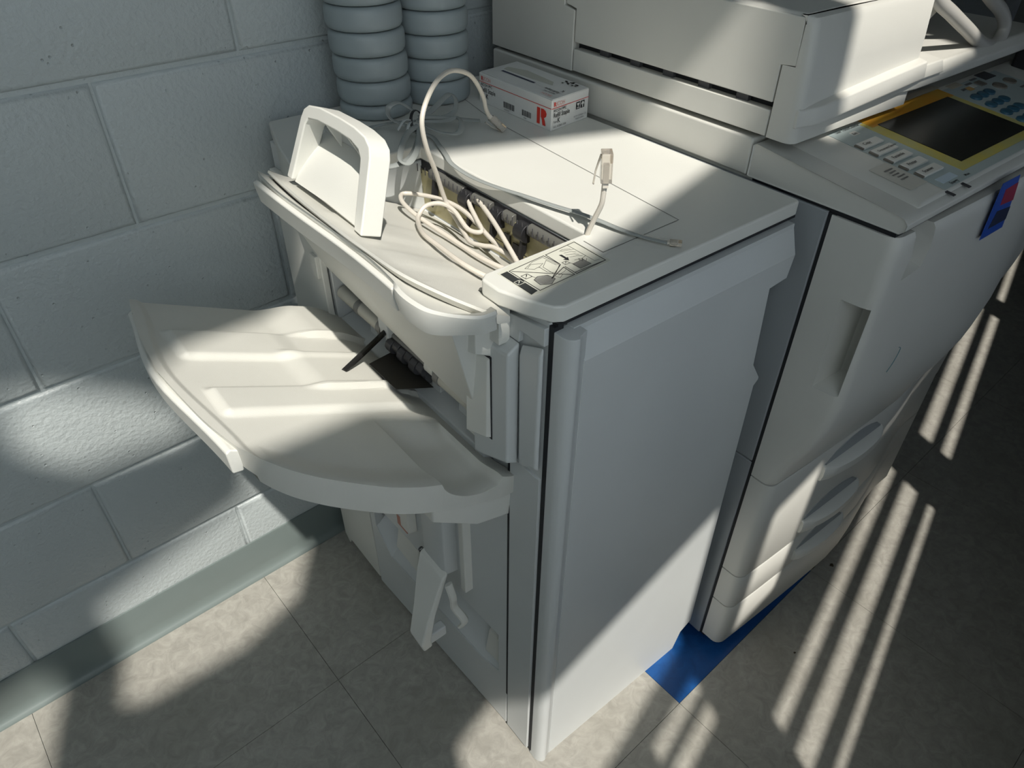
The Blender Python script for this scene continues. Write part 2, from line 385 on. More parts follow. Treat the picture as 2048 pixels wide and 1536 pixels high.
# protruding block, bar and stapler lever on the side door
build('guide_block', G().prism('z', [(-.006, .188), (-.030, .192), (-.033, .200), (-.034, .246), (-.030, .254), (-.009, .256)], .335, .60), PLG, FN, .002)
build('guide_bar', G().box(-.021, -.004, .150, .163, .325, .60), PL, FN, .002)
build('guide_block', G().prism('z', [(-.014, .30), (-.030, .304), (-.030, .33), (-.015, .334)], .33, .60), PL, FN, .002)
g = G().loft([[(-.028, .186, .345), (-.028, .252, .352), (-.040, .252, .348), (-.040, .186, .340)],
              [(-.040, .182, .322), (-.040, .243, .330), (-.054, .243, .326), (-.054, .182, .318)],
              [(-.066, .172, .28), (-.066, .214, .283), (-.082, .216, .280), (-.082, .172, .277)],
              [(-.082, .166, .232), (-.082, .201, .236), (-.102, .203, .234), (-.102, .166, .230)],
              [(-.080, .167, .212), (-.080, .193, .218), (-.097, .193, .216), (-.097, .167, .210)]])
lever = build('stapler_lever', g, PL, FN, .003)
build('lever_hook', G().tube(spline([(-.036, .176, .335), (-.034, .168, .305), (-.030, .172, .272), (-.022, .156, .245), (-.027, .162, .225)], 5), .0042, 8, 1.7), PL, lever)
build('lever_pivot', G().lathe([(.0045, .0), (.0045, .004)], (-.036, .2525, .345), 'y', 12), DGR, lever)
build('lever_foot', G().box(-.094, -.05, .169, .186, .216, .240), PLG, lever, .003)
build('warning_tag', G().box(du(.35)-.0008, du(.35)+.001, .335, .37, .292, .318), mat('tag_red', (.45, .18, .13), .5), FN)

build('side_latch', G().box(-.027, -.021, .503, .522, .738, .776), PL, FN, .0015)
build('tray_end_wall', G().box(-.004, .126, .0975, .1045, .838, .900), PL, FN)
# latch housing at the upper right of the tray side
build('corner_trim', G().prism('x', [(.008, .884), (.008, .906), (.085, .893), (.105, .882), (.105, .868), (.048, .868), (.046, .884)], -.006, .004), PLG, FN, .001)
build('latch_cover', G().loft([[(-.004, .008, .706), (-.004, .042, .690), (-.004, .045, .868), (-.004, .008, .884)],
                               [(-.010, .010, .712), (-.010, .040, .697), (-.010, .043, .855), (-.010, .010, .872)]]), PLG, FN, .003, 3)
build('latch_housing', G().loft([[(-.004, .047, .690), (-.004, .115, .66), (-.004, .118, .868), (-.004, .047, .868)],
                                 [(-.020, .049, .697), (-.020, .115, .668), (-.020, .116, .846), (-.020, .049, .856)]]), PLG, FN, .003, 3)
build('latch_gap', G().box(-.0208, -.019, .0765, .113, .716, .838), GAP, FN)
build('latch_button', G().loft([[(-.020, .078, .718), (-.020, .116, .708), (-.020, .116, .832), (-.020, .078, .836)],
                                [(-.026, .081, .720), (-.030, .116, .710), (-.026, .116, .828), (-.023, .081, .832)]]), PL, FN, .001)
build('latch_nub', G().loft([[(-.008, a, b_) for a, b_ in ((.078, .832), (.103, .826), (.110, .836), (.106, .862), (.078, .868))], [(-.040, a, b_) for a, b_ in ((.078, .850), (.094, .845), (.101, .852), (.098, .876), (.078, .882))]]), PL, FN, .0015)
# visor above the exit slot
vis = G().loft([[(.004, .100, .738), (.004, .50, .757), (-.03, .455, .900), (-.02, .094, .890)],
                [(-.016, .112, .727), (-.012, .505, .757), (-.096, .442, .924), (-.078, .074, .920)]])
build('exit_visor', vis, PL, FN, .0015)
build('visor_post', G().box(-.016, .0, .117, .135, .688, .745), PL, FN, .002)
# exit slot inside
build('slot_back', G().box(.055, .066, .106, .494, .60, .76), PLD, FN)  # darker grey back stands in for the shade inside the slot
build('slot_ledge', G().loft([[(-.018, .108, .60), (.05, .108, .60), (.05, .108, .678), (-.010, .108, .664)], [(-.018, .493, .60), (.05, .493, .60), (.05, .493, .678), (-.010, .493, .664)]]), PLG, FN, .002)
for (a, b_) in ((.14, .215), (.37, .43), (.435, .49)):
    build('exit_roller', G().lathe([(.0, a), (.011, a), (.011, b_), (.0, b_)], (.004, 0, .711), 'y', 18), ROL_W, FN, .001)
for c in (.137, .219, .367, .432):
    build('roller_collar', G().lathe([(0, c-.006), (.0125, c-.006), (.0125, c+.006), (0, c+.006)], (.004, 0, .711), 'y', 18), ROL_G, FN, .001)
build('roller_shaft', G().lathe([(0, .11), (.004, .11), (.004, .49), (0, .49)], (.004, 0, .711), 'y', 12), ROL_G, FN)
for a in (.17, .235, .36, .405):
    build('slot_post', G().loft([[(.010, a, .665), (.05, a, .665), (.05, a+.022, .665), (.010, a+.022, .665)], [(.014, a+.002, .735), (.05, a+.002, .735), (.05, a+.02, .735), (.014, a+.02, .735)]]), PLG, FN, .002)
mech = G().box(.0, .03, .255, .345, .675, .70)
for i in range(6):
    mech.lathe([(0, -.008), (.009+.003*(i % 2), -.008), (.009+.003*(i % 2), .006), (0, .006)], (.002, .262+i*.0155, .70-.004*(i % 2)), 'y', 10)
build('paddle_mechanism', mech, DGR, FN, .0008)
build('dark_sheet', G().loft([[(-.052, .245, .7005), (-.052, .315, .7005), (.0, .34, .684), (.0, .235, .684)], [(-.052, .245, .7015), (-.052, .315, .7015), (.0, .34, .685), (.0, .235, .685)]]), DGR2, FN)  # thin dark sheet at the tray's inner edge
build('guide_film', G().box(.008, .012, .225, .35, .715, .748), ROL_Y, FN)
build('paddle_collar', G().lathe([(0, .228), (.012, .228), (.012, .248), (0, .248)], (.006, 0, .715), 'y', 16), PL, FN, .001)
build('feeler_rod', G().tube([(-.094, .306, .7135), (-.05, .327, .7145), (.01, .356, .716)], .0042, 10), ROD, FN)
build('feeler_pad', G().box(-.006, .012, .34, .365, .708, .742), PLG, FN, .002)

# lid (U shaped) with its label
lid_pl = [(.010, -.002), (.395, -.002), (.398, .003), (.398, .648), (.385, .652), (.0, .652), (-.012, .615), (-.034, .54), (-.048, .475), (-.046, .442), (-.036, .4315), (.126, .4315), (.128, .097), (-.014, .095), (-.023, .088), (-.023, .06), (-.013, .031), (.0, .004)]
lidp = build('top_lid', G().prism('z', lid_pl, .9125, .932), PL, FN, .003, 3)
build('lid_flank', G().prism('z', [(-.021, .088), (-.021, .062), (-.006, .062), (-.006, .094), (.02, .097), (.126, .0985), (.126, .103), (-.012, .098)], .862, .914), PL, lidp, .001)
build('lid_flank', G().prism('z', [(-.044, .442), (-.034, .4335), (.127, .4335), (.127, .44), (.0, .445), (.0, .64), (-.011, .612), (-.032, .54), (-.046, .475)], .838, .9105), PL, lidp, .001)
sm = G()
strip(sm, [(.295, .56, .9323), (.271, .453, .9323), (.237, .054, .9323), (.113, .052, .9323), (.114, .083, .9323)], .0011, (0, 0, 1))
build('lid_seam', sm, SEAM, lidp)
build('lid_edge_gap', G().prism('z', [(.003, -.0008), (.396, -.0008), (.396, .08), (.14, .08), (.003, .08)], .9095, .9128), GAP, lidp)
# label on lid
Z = .93245
LB = {'frame1': [(0.008, 0.082), (0.057, 0.085), (0.059, 0.06), (0.033, 0.044), (0.058, 0.054), (0.057, 0.036), (0.009, 0.034)],
 'frame2': [(0.06, 0.054), (0.06, 0.036), (0.103, 0.038), (0.104, 0.088), (0.06, 0.085), (0.0592, 0.062)],
 'innerR1': [(0.061, 0.039), (0.103, 0.038)], 'diag': [(0.01, 0.08), (0.055, 0.037)]}
THIN = {'a': [(0.093, 0.087), (0.093, 0.044), (0.099, 0.043)], 'm1': [(0.024, 0.076), (0.039, 0.082), (0.054, 0.083), (0.0575, 0.06), (0.044, 0.05), (0.038, 0.057), (0.038, 0.07), (0.031, 0.069), (0.024, 0.076)],
 'm2': [(0.041, 0.067), (0.053, 0.076), (0.055, 0.062)], 'm3': [(0.041, 0.067), (0.041, 0.049)], 't': [(0.027, 0.075), (0.034, 0.079), (0.046, 0.073), (0.037, 0.069)],
 'fl1': [(0.077, 0.082), (0.082, 0.083), (0.09, 0.079)], 'fl2': [(0.078, 0.081), (0.087, 0.078), (0.092, 0.076)], 'fl3': [(0.078, 0.076), (0.087, 0.074), (0.09, 0.07)],
 'fl4': [(0.077, 0.072), (0.086, 0.068), (0.089, 0.064)], 'fl5': [(0.077, 0.066), (0.086, 0.063), (0.09, 0.06)], 'fl6': [(0.077, 0.058), (0.086, 0.056), (0.093, 0.058)],
 'rb1': [(0.043, 0.045), (0.053, 0.047), (0.057, 0.049)], 'rb2': [(0.039, 0.046), (0.041, 0.04), (0.048, 0.044)], 'lead2': [(0.0195, 0.0605), (0.0215, 0.0545)], 'lead3': [(0.069, 0.0575), (0.0705, 0.0535)],
 'z1': [(.080, .053), (.083, .058), (.082, .051), (.086, .056), (.085, .049), (.09, .053)]}
lab = build('warning_label', G().prism('z', [(-.0045, .086), (.0155, .0915), (.1055, .0915), (.1075, .034), (.006, .030), (-.0045, .0325)], .932, .9322), LBL, lidp, label='printed pictogram warning label')
pr = G()
for k_, p in LB.items(): strip(pr, [(a, b_, Z) for a, b_ in p], .0009, (0, 0, 1), closed=k_ == 'frame1')
for p in THIN.values(): strip(pr, [(a, b_, Z) for a, b_ in p], .00045, (0, 0, 1))
pr.add([(a, b_, Z) for a, b_ in [(0.071, 0.076), (0.074, 0.075), (0.074, 0.067), (0.076, 0.067), (0.072, 0.061), (0.068, 0.066), (0.071, 0.066)]], [(0, 1, 2, 3, 4, 5, 6)])
def excl(g_, c, s_, z_):
    g_.add([(c[0]+s_*.35, c[1]+s_*.28, z_), (c[0]+s_*.3, c[1]+s_*.45, z_), (c[0]-s_*.15, c[1]-s_*.05, z_), (c[0]-s_*.12, c[1]-s_*.16, z_)], [(0, 1, 2, 3)])
    g_.add([(c[0]-s_*.28, c[1]-s_*.2, z_), (c[0]-s_*.28, c[1]-s_*.33, z_), (c[0]-s_*.4, c[1]-s_*.33, z_), (c[0]-s_*.4, c[1]-s_*.2, z_)], [(0, 1, 2, 3)])
def warn(g_, c, s_, z_, wd):
    strip(g_, [(c[0]-s_*.55, c[1]+s_*.5, z_), (c[0]+s_*.5, c[1]+s_*.5, z_), (c[0]+s_*.6, c[1]-s_*.5, z_), (c[0]-s_*.5, c[1]-s_*.5, z_)], wd, (0, 0, 1), True)
warn(pr, (.0155, .063), .0075, Z, .0007); warn(pr, (.0658, .0592), .0055, Z, .0006)
excl(pr, (.0155, .063), .0075, Z); excl(pr, (.0658, .0592), .0055, Z)
build('pictogram_lines', pr, INKK, lab, kind='stuff')
h_ = G()
for poly in ([(0.017, 0.053), (0.024, 0.056), (0.034, 0.052), (0.036, 0.042), (0.026, 0.036), (0.016, 0.042)], [(0.07, 0.053), (0.085, 0.054), (0.086, 0.042), (0.07, 0.041)]):
    h_.add([(a, b_, Z-.00008) for a, b_ in poly], [tuple(range(len(poly)))])
build('pictogram_hatch', h_, HAT, lab, kind='stuff')
ho = G(); strip(ho, [(a, b_, Z) for a, b_ in [(0.017, 0.053), (0.024, 0.056), (0.034, 0.052), (0.036, 0.042), (0.026, 0.036), (0.016, 0.042)]], .0006, (0, 0, 1), True)
strip(ho, [(a, b_, Z) for a, b_ in [(0.07, 0.053), (0.085, 0.054), (0.086, 0.042), (0.07, 0.041)]], .0006, (0, 0, 1), True)
for k in range(9):
    strip(ho, [(.0175+k*.002, .052, Z), (.0205+k*.0018, .040, Z)], .0003, (0, 0, 1)); strip(ho, [(.071+k*.0016, .0525, Z), (.071+k*.0016, .042, Z)], .0003, (0, 0, 1))
build('pictogram_outline', ho, INKK, lab, kind='stuff')
bar = G().add([(a, b_, Z-.00005) for a, b_ in [(-.003, .0825), (.0062, .083), (.0064, .066), (.0088, .060), (.0066, .055), (.0068, .035), (-.003, .033)]], [tuple(range(7))])
build('label_bar', bar, LBK, lab)
wb_ = G(); warn(wb_, (.0018, .058), .0072, Z+.0001, .0007); excl(wb_, (.0018, .058), .0072, Z+.0001)
build('bar_symbol', wb_, LBL, lab)

# proof tray (upper): slopes up away from the machine
FS = .52
def tfl(u_): return .838+FS*(.126-u_)
path = [(-.066, .006), (-.072, .006), (-.084, .009), (-.102, .027), (-.114, .046), (-.118, .064), (-.1185, .086), (-.115, .109), (-.111, .15), (-.110, .196), (-.1125, .278), (-.115, .352), (-.1135, .398), (-.110, .439)]
path = [tuple(p) for p in spline([(a, b_, 0) for a, b_ in path], 4)]
def sect(p, i):
    u_, v_ = p[0], p[1]
    near = 1-sst(v_, .104, .108)
    dn = .029
    o_ = .0055*(1-near)
    k_ = sst(v_, .003, .06); q = 1-k_
    return [(u_+.075*k_+.030*q, v_+.050*q, .920-.004*k_), (u_+.018*k_+.008*q, v_+.012*q, .9445-.0035*k_), (u_+.004*k_, v_+.003*q, .9515), (u_+o_, v_, .9495), (u_+o_-.0008, v_+.002*q, .943), (u_+o_+.004*k_+.004*q, v_+.006*q, .951-dn+.006*q), (u_+.02*k_+.010*q, v_+.014*q, .951-dn+.005*q), (u_+.080*k_+.034*q, v_+.056*q, .951-dn-.022)]
tray = build('proof_tray', G().loft([sect(p, i) for i, p in enumerate(path)]), PL, FN, ang=42)
fas = []
for k in range(13):
    v_ = .1085+k*(.428-.1085)/12
    uo = -.110-.005*(1-math.exp(-((v_-.19)/.11)**2))
    fas.append([(uo-.0030, v_, .9440), (uo+.004, v_, .9455), (uo+.0075, v_, .918), (uo+.002, v_, .9155)])
build('tray_fascia', G().loft(fas), PL, tray, .0022, 3)
# tray insert: sloping floor with lip
LPT = [(p.y, p.x) for p in spline([(-.050, .036, 0), (-.058, .043, 0), (-.082, .073, 0), (-.101, .113, 0), (-.106, .167, 0), (-.108, .209, 0), (-.107, .267, 0), (-.104, .333, 0), (-.099, .40, 0), (-.096, .429, 0)], 6)]
def lipu(v_):
    for (x0, y0), (x1, y1) in zip(LPT, LPT[1:]):
        if v_ <= x1+1e-9: return y0+(y1-y0)*max(0, (v_-x0)/(x1-x0))
    return LPT[-1][1]
ins = []
for k in range(49):
    v_ = .0375+k*(.4285-.0375)/48
    L_ = lipu(v_)
    e_ = .126 if v_ > .1045 else -.026+.001*k
    q = .0045*(sst(v_, .135, .15)*(1-sst(v_, .178, .19))+sst(v_, .222, .24)*(1-sst(v_, .285, .30)))
    row = [(L_+.004, v_, tfl(L_)-.0120), (L_-.0004, v_, tfl(L_)-.0035), (L_+.0012, v_, tfl(L_)-.001), (L_+.006, v_, tfl(L_+.006)-.0015)]
    for t in (.06, .15, .25, .4, .55, .7, .85, 1.0):
        u_ = L_+.006+(e_-L_-.006)*t
        row.append((u_, v_, tfl(u_)-.003+q*max(0, min(1, t*9))*max(0, 1-t*1.15)))
    row += [(e_, v_, tfl(e_)-.010), (L_+.012, v_, tfl(L_)-.020)]
    ins.append(row)
insert = build('tray_insert', G().loft(ins), PLT, FN, ang=32)
build('insert_gap', G().loft([[(lipu(v_)+.0025, v_, .9375), (lipu(v_)+.016, v_, .930), (lipu(v_)+.016, v_, .9420), (lipu(v_)+.0045, v_, .9478)] for v_ in [.125+k*.30/14 for k in range(15)]]), GAP, tray)
# paper stop with arched handle
b0 = Vector((-.086, 0, .951)); ud = Vector((.033, 0, .090)).normalized(); dn_ = Vector((ud.z, 0, -ud.x))
def lp(v_, s_, d=0): q = b0+ud*s_+dn_*d; return (q.x, v_, q.z)
outer = [(.215, -.004), (.227, .076), (.232, .086), (.244, .093), (.268, .0965), (.30, .0975), (.345, .0965), (.371, .0925), (.381, .086), (.385, .076), (.397, .002)]
inner = [(.384, .002), (.373, .071), (.367, .078), (.345, .0815), (.30, .0825), (.27, .0815), (.252, .077), (.245, .070), (.243, .062), (.231, -.003)]
poly = outer+inner
stop = build('paper_stop', G().loft([[lp(v_, s_, 0) for v_, s_ in poly], [lp(v_, s_, .026) for v_, s_ in poly]]), PL, FN, .002, 3)
pan = []
for k in range(9):
    t = k/8
    v0 = .226+.044*t; v1 = .382+.006*t
    uu = -.082+.051*t; ww = .9505+.047*t+.006*math.sin(t*math.pi)
    pan.append([(uu, v0, ww-.002), (uu, v0+.02, ww), (uu+.001, (v0+v1)/2, ww+.001), (uu, v1, ww), (uu+.008, v1, ww-.006), (uu+.009, (v0+v1)/2, ww-.005), (uu+.008, v0, ww-.007)])
build('stop_panel', G().loft(pan), PL, stop, ang=40)
build('stop_cheek', G().loft([[(-.080, .221, .946), (-.068, .221, .940), (-.068, .246, .940), (-.080, .246, .950)], [(-.050, .240, 1.006), (-.036, .243, 1.004), (-.030, .276, .996), (-.034, .274, .995)]]), PL, stop, .001)
build('stop_hood', G().loft([[(-.031, .268, .997), (-.031, .389, .998), (-.026, .389, .998), (-.026, .268, .997)], [(-.038, .246, 1.024), (-.038, .374, 1.027), (-.032, .374, 1.027), (-.032, .246, 1.024)]]), PLG, stop, .001)
for v_ in (.285, .335):
    build('stop_rib', G().add([(-.052, v_, 1.024), (-.034, v_, 1.026), (-.037, v_, .996), (-.052, v_+.003, 1.024), (-.034, v_+.003, 1.026), (-.037, v_+.003, .996)], [(0, 1, 2), (5, 4, 3), (0, 3, 4, 1), (1, 4, 5, 2), (2, 5, 3, 0)]), PL, stop)

# upper exit slot with film and rollers
build('exit_film', G().loft([[(.127, .102, .838), (.127, .43, .838), (.140, .43, .838), (.140, .102, .838)], [(.123, .102, .900), (.123, .43, .900), (.140, .43, .900), (.140, .102, .900)]]), ROL_Y, FN)
build('slot_dark', G().box(.1255, .127, .10, .43, .86, .912), GAP, FN)
for a, b_ in ((.11, .185), (.215, .235), (.26, .30), (.32, .40)):
    build('feed_roller', G().lathe([(.0, a), (.008, a), (.008, b_), (.0, b_)], (.124, 0, .9025), 'y', 16), ROL_D, FN, .001)
for a in (.195, .245, .312):
    build('feed_wheel', G().lathe([(0, a-.009), (.0125, a-.009), (.0125, a+.009), (0, a+.009)], (.122, 0, .8965), 'y', 16), BLK, FN, .001)
for a in (.19, .25, .30, .385):
    build('sheet_guide', G().prism('y', [(.118, .908), (.124, .908), (.122, .870), (.112, .860), (.113, .872)], a, a+.005), BLK, FN)
comb = G()
for k in range(34):
    a = .103+k*.0097
    comb.box(.1145, .1155, a, a+.0009, .9005, .9115)
build('static_brush', comb, DGR, FN, kind='stuff')
build('film_notch', G().box(.1205, .1225, .222, .234, .855, .88), BLK, FN)
build('film_notch', G().box(.1205, .1225, .196, .216, .858, .873), BLK, FN)

# lower output tray
TS = 0.48
FPT = [(p.x, p.y) for p in spline([(a, b_, 0) for a, b_ in [(0, .056), (.03, .0485), (.083, .0450), (.125, .0445), (.15, .0470), (.18, .0555), (.223, .077), (.250, .097), (.266, .116), (.277, .137), (.286, .165), (.297, .215), (.3075, .31)]], 8)]
def front_v(u_): # front outline
    a = -u_
    for (x0, y0), (x1, y1) in zip(FPT, FPT[1:]):
        if a <= x1: return y0+(y1-y0)*(a-x0)/(x1-x0)
    return .31
def back_v(u_):
    a = -u_
    if a < .14: return .506-.006*sst(a, 0, .14)
    pts = [(.14, .500), (.284, .503), (.288, .485), (.294, .45), (.302, .39), (.3075, .312)]
    for (x0, y0), (x1, y1) in zip(pts, pts[1:]):
        if a <= x1: return y0+(y1-y0)*(a-x0)/(x1-x0)
    return .312
def tray_h(u_, v_):
    fv = front_v(max(u_, -.262)); edge = v_-fv
    le = u_+.2835+.024*math.exp(-((v_-.32)/.12)**2) if v_ > .11 else 1
    r_ = -.010*sst(edge, .002, .05)
    r_ = max(r_, -.010) if le > .02 else r_
    lip = .004*(1-sst(le, .008, .016)) if v_ > .1 else 0
    m1 = sst(u_, -.278, -.262)
    rib = lambda c0, c1: sst(v_, c0-.010, c0+.001)*(1-sst(v_, c1-.001, c1+.012))
    near = 1-.0*sst(u_, -.06, -.03)
    r_ += .0075*rib(.352, .412)*m1*(1-.6*sst(u_, -.15, -.12)) + .0075*rib(.222, .268)*m1*near*(1-sst(u_, -.055, -.035))
    r_ += .0075*sst(u_, -.168, -.128)*sst(v_, .258, .264)*(1-sst(v_, .355, .366))
    r_ += .012*sst(u_, -.14, -.075)*sst(v_, .41, .418)
    q = 1-((u_+.070)/.043)**2
    if q > 0: r_ -= .026*math.sqrt(q)*(1-sst(v_, .150, .205))
    r_ += lip
    if u_ > -.055: r_ -= .012*sst(u_, -.05, .0)*(1-sst(v_, .07, .10)*0)
    return .672-TS*u_+r_
NU, NV = 130, 150
us_ = sorted(set([-.3075*(i/NU) for i in range(NU+1)]+[-.25-.0575*(i/60) for i in range(61)]), reverse=True); NU = len(us_)-1
g = G(); vs_ = []; fs = []
for i, u_ in enumerate(us_):
    f0, f1 = front_v(u_), back_v(u_)
    for j in range(NV+1):
        v_ = f0+(f1-f0)*j/NV
        vs_.append((u_, v_, tray_h(u_, v_)))
for i in range(NU):
    for j in range(NV):
        a = i*(NV+1)+j; fs.append((a, a+1, a+NV+2, a+NV+1))
# skirt around the outline
loop = [i*(NV+1) for i in range(NU+1)]+[NU*(NV+1)+j for j in range(1, NV+1)]+[i*(NV+1)+NV for i in range(NU-1, -1, -1)]
n0 = len(vs_); m_ = len(loop)
for li in loop:
    p = vs_[li]
    fr = p[1] < .3
    d = .043 if p[1] < .135 else (.036 if p[1] < .46 else .026)
    ins_ = .0015
    cx, cy = -.14, .27
    k_ = ins_/max(.05, math.hypot(p[0]-cx, p[1]-cy))
    vs_.append((p[0]+(cx-p[0])*k_, p[1]+(cy-p[1])*k_, .672-TS*p[0]-d+(.02*sst(-p[0], .2, .3) if not fr else 0)))
for q in range(m_-1):
    fs.append((loop[q], loop[q+1], n0+q+1, n0+q))
g.add(vs_, fs); g.f.append(tuple(n0+q for q in range(m_)))
lt = build('output_tray', g, PLT, FN, ang=38)
# stepped edge strip along the outer end of the tray
es = []
for k in range(19):
    v_ = .155+k*(.478-.155)/18
    # outer edge at this v
    uo = -.2835-.024*math.exp(-((v_-.32)/.125)**2)
    wz = .672-TS*uo
    es.append([(uo-.002, v_, wz-.010), (uo-.007, v_, wz-.013), (uo-.006, v_, wz-.042+.012*k/18), (uo+.006, v_, wz-.044+.012*k/18), (uo+.008, v_, wz-.016)])
build('tray_edge', G().loft(es), PL, lt, .002, 3, ang=50)
build('tray_bracket', G().loft([[(.0, .062, .625), (-.06, .052, .655), (-.118, .066, .680), (-.118, .15, .680), (.0, .15, .625)], [(.0, .066, .578), (-.058, .058, .606), (-.112, .076, .632), (-.112, .15, .632), (.0, .15, .578)]]), PL, lt, .003)

# ================================================================== PHOTOCOPIER
CP = thing('photocopier', (.41, 0, 0), 'large light grey photocopier with dark touch screen panel and paper drawers, right of the finisher', 'photocopier')
build('body', G().box(.414, 1.09, -.03, .62, .02, .93), PLC, CP, .002)
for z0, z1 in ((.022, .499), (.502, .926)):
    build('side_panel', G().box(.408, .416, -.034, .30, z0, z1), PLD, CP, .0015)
build('door_gap', G().box(.4105, .42, -.045, -.03, .022, .925), GAP, CP)
def crow(w_):     # corner depth of the upper door at height w_
    pts = [(.474, -.080), (.49, -.082), (.51, -.087), (.54, -.097), (.58, -.113), (.62, -.124), (.67, -.130), (.75, -.129), (.925, -.126)]
    for (x0, y0), (x1, y1) in zip(pts, pts[1:]):
        if w_ <= x1+1e-9: return y0+(y1-y0)*(w_-x0)/(x1-x0)
def bow(u_): return -.010*math.sin(max(0, min(1, (u_-.41)/.40))*math.pi/2)+.055*sst(u_, .75, 1.12)
def front_ring(vc, w_, back=-.04, ue=1.10, r_=.016):
    ring = [(ue, back, w_), (.4085, back, w_)]
    for k in range(6):
        q = k/5*math.pi/2
        ring.append((.4085+r_-r_*math.cos(q), vc+r_-r_*math.sin(q), w_))
    for k in range(1, 13):
        u_ = .4085+r_+(ue-.4085-r_)*k/12
        ring.append((u_, min(vc+bow(u_), back-.004), w_))
    return ring
ws = [.476, .482, .49, .51, .53, .55, .58, .61, .64, .67, .72, .78, .84, .90, .918, .924]
dr = build('front_door', G().loft([front_ring(crow(min(w_, .925))+(.003 if w_ in (.476, .924) else 0), w_) for w_ in ws]), PLC, CP, ang=40,
           cuts=[G().loft([[(.40, -.1225, .69), (.40, -.086, .686), (.40, -.084, .826), (.40, -.1225, .828)], [(.4095, -.1225, .69), (.4095, -.086, .686), (.4095, -.084, .826), (.4095, -.1225, .828)], [(.450, -.117, .715), (.445, -.100, .708), (.445, -.100, .823), (.450, -.117, .823)]]),
                 G().loft([[(.449, -.15, .853), (.492, -.15, .860), (.500, -.15, .893), (.487, -.15, .93), (.440, -.15, .93), (.453, -.15, .888)], [(.449, -.100, .866), (.486, -.100, .872), (.490, -.100, .893), (.482, -.100, .93), (.450, -.100, .93), (.458, -.100, .888)]])])
build('grip_shade_plate', G().prism('y', [(.4495, .867), (.486, .873), (.4895, .893), (.482, .922), (.4505, .922), (.4575, .888)], -.104, -.1005), PLD, dr)  # dark plate at the back of the recess, painting its shade
build('door_scratch', G().tube(spline([(.50, -.1385, .70), (.508, -.1392, .715), (.512, -.1395, .735), (.506, -.139, .74)], 4), .0006, 6), mat('pen_blue', (.12, .22, .24), .6), dr)
def drawer(z0, z1, grip):
    zs = [z0, z0+.003, z1-.003, z1]
    o = build('paper_drawer', G().loft([front_ring(-.080+(.002 if k in (0, 3) else 0), z) for k, z in enumerate(zs)]), PLC, CP, ang=40)
    return o
d1 = drawer(.240, .473, 1); d2 = drawer(.149, .237, 1); d3 = drawer(.030, .146, 1)
def grip(dw, u0, u1, z0, z1, out):
    rings = []
    for k in range(13):
        t = k/12; u_ = u0+(u1-u0)*t
        e = math.sin(t*math.pi)**.5
        vb = -.080+bow(u_)
        rings.append([(u_, vb+.004, z0), (u_, vb-.004-out*.7*e, z0+.004), (u_, vb-.006-out*e, z0+(z1-z0)*.45), (u_, vb-.005-out*e, z1-.004), (u_, vb-.002-out*.7*e, z1), (u_, vb+.004, z1)])
    gp = build('drawer_grip', G().loft(rings), PL, dw, ang=50)
    rings = []
    for k in range(9):
        t = k/8; u_ = u0+.006+(u1-u0-.012)*t; vb = -.080+bow(u_)
        rings.append([(u_, vb-.0012, z1+.001), (u_, vb-.0012, z1+.030*math.sin(t*math.pi)**.6+.004), (u_, vb+.004, z1+.030*math.sin(t*math.pi)**.6+.004), (u_, vb+.004, z1+.001)])
    build('grip_shade_patch', G().loft(rings), PLD, dw, ang=50)  # dark raised plate painting the shade of a hollow above the grip
grip(d1, .56, .74, .40, .435, .016); grip(d1, .56, .74, .262, .295, .016); grip(d2, .58, .74, .165, .195, .014)
build('side_tray', G().loft([[(.86, -.072, .36), (1.09, -.048, .36), (1.09, -.03, .36), (.86, -.03, .36)], [(.86, -.078, .46), (1.09, -.052, .46), (1.09, -.03, .46), (.86, -.03, .46)]]), PLC, CP, .002)
build('kick_plate', G().box(.43, .98, -.03, .5, .0, .03), GAP, CP)
# middle slab and control panel
build('scanner_body', G().box(.408, 1.10, .089, .63, .931, .979), PLC, CP, .003, 3)
build('scanner_rear', G().box(.430, 1.10, .60, .655, .90, .972), PLC, CP, .003)
SLP = .113
cz = lambda v_: .974+(v_-.087)*SLP
pan_prof = [(.087, .931), (.087, .972), (.083, .9745), (-.112, cz(-.112)), (-.122, cz(-.12)-.001), (-.128, .944), (-.1275, .936), (-.122, .931)]
cpn = build('control_panel', G().loft([[(.410, v_*.995, w_) for v_, w_ in pan_prof], [(.407, v_, w_) for v_, w_ in pan_prof], [(1.11, v_, w_) for v_, w_ in pan_prof]]), PLC, CP, .0025, 3)
build('panel_shadow_gap', G().box(.412, 1.09, -.118, .08, .924, .932), GAP, CP)
def slab(u0, u1, v0, v1, h, z=0, sk=0):
    return G().loft([[(u0, v0, cz(v0)+z), (u1, v0, cz(v0)+z), (u1, v1, cz(v1)+z), (u0, v1, cz(v1)+z)], [(u0+sk, v0+sk*.3, cz(v0)+z+h), (u1, v0+sk*.3, cz(v0)+z+h), (u1, v1, cz(v1)+z+h), (u0+sk, v1, cz(v1)+z+h)]])
build('raised_console', slab(.444, 1.10, -.120, .058, .0055, -.0005, .012), PLC, cpn, .0025, 3)
ZC = .0052
build('panel_overlay', slab(.507, .99, -.117, .046, .0004, ZC), OVL, cpn, label='printed blue-grey key panel film')
build('screen_frame', slab(.577, .812, -.104, .041, .0003, ZC+.0004), YEL, cpn, label='yellow screen surround')
build('screen_frame', slab(.585, .812, .026, .052, .0003, ZC+.0007), ORG, cpn, label='orange band above the screen')
build('touch_screen', slab(.600, .796, -.0905, .028, .0006, ZC+.0007), SCR, cpn, label='dark unlit touch screen')
names = ['Copy', 'Document Server', 'Facsimile', 'Printer', 'Scanner']
tdx = Vector((1, 0, 0)); tdy = Vector((0, 1, SLP)).normalized()
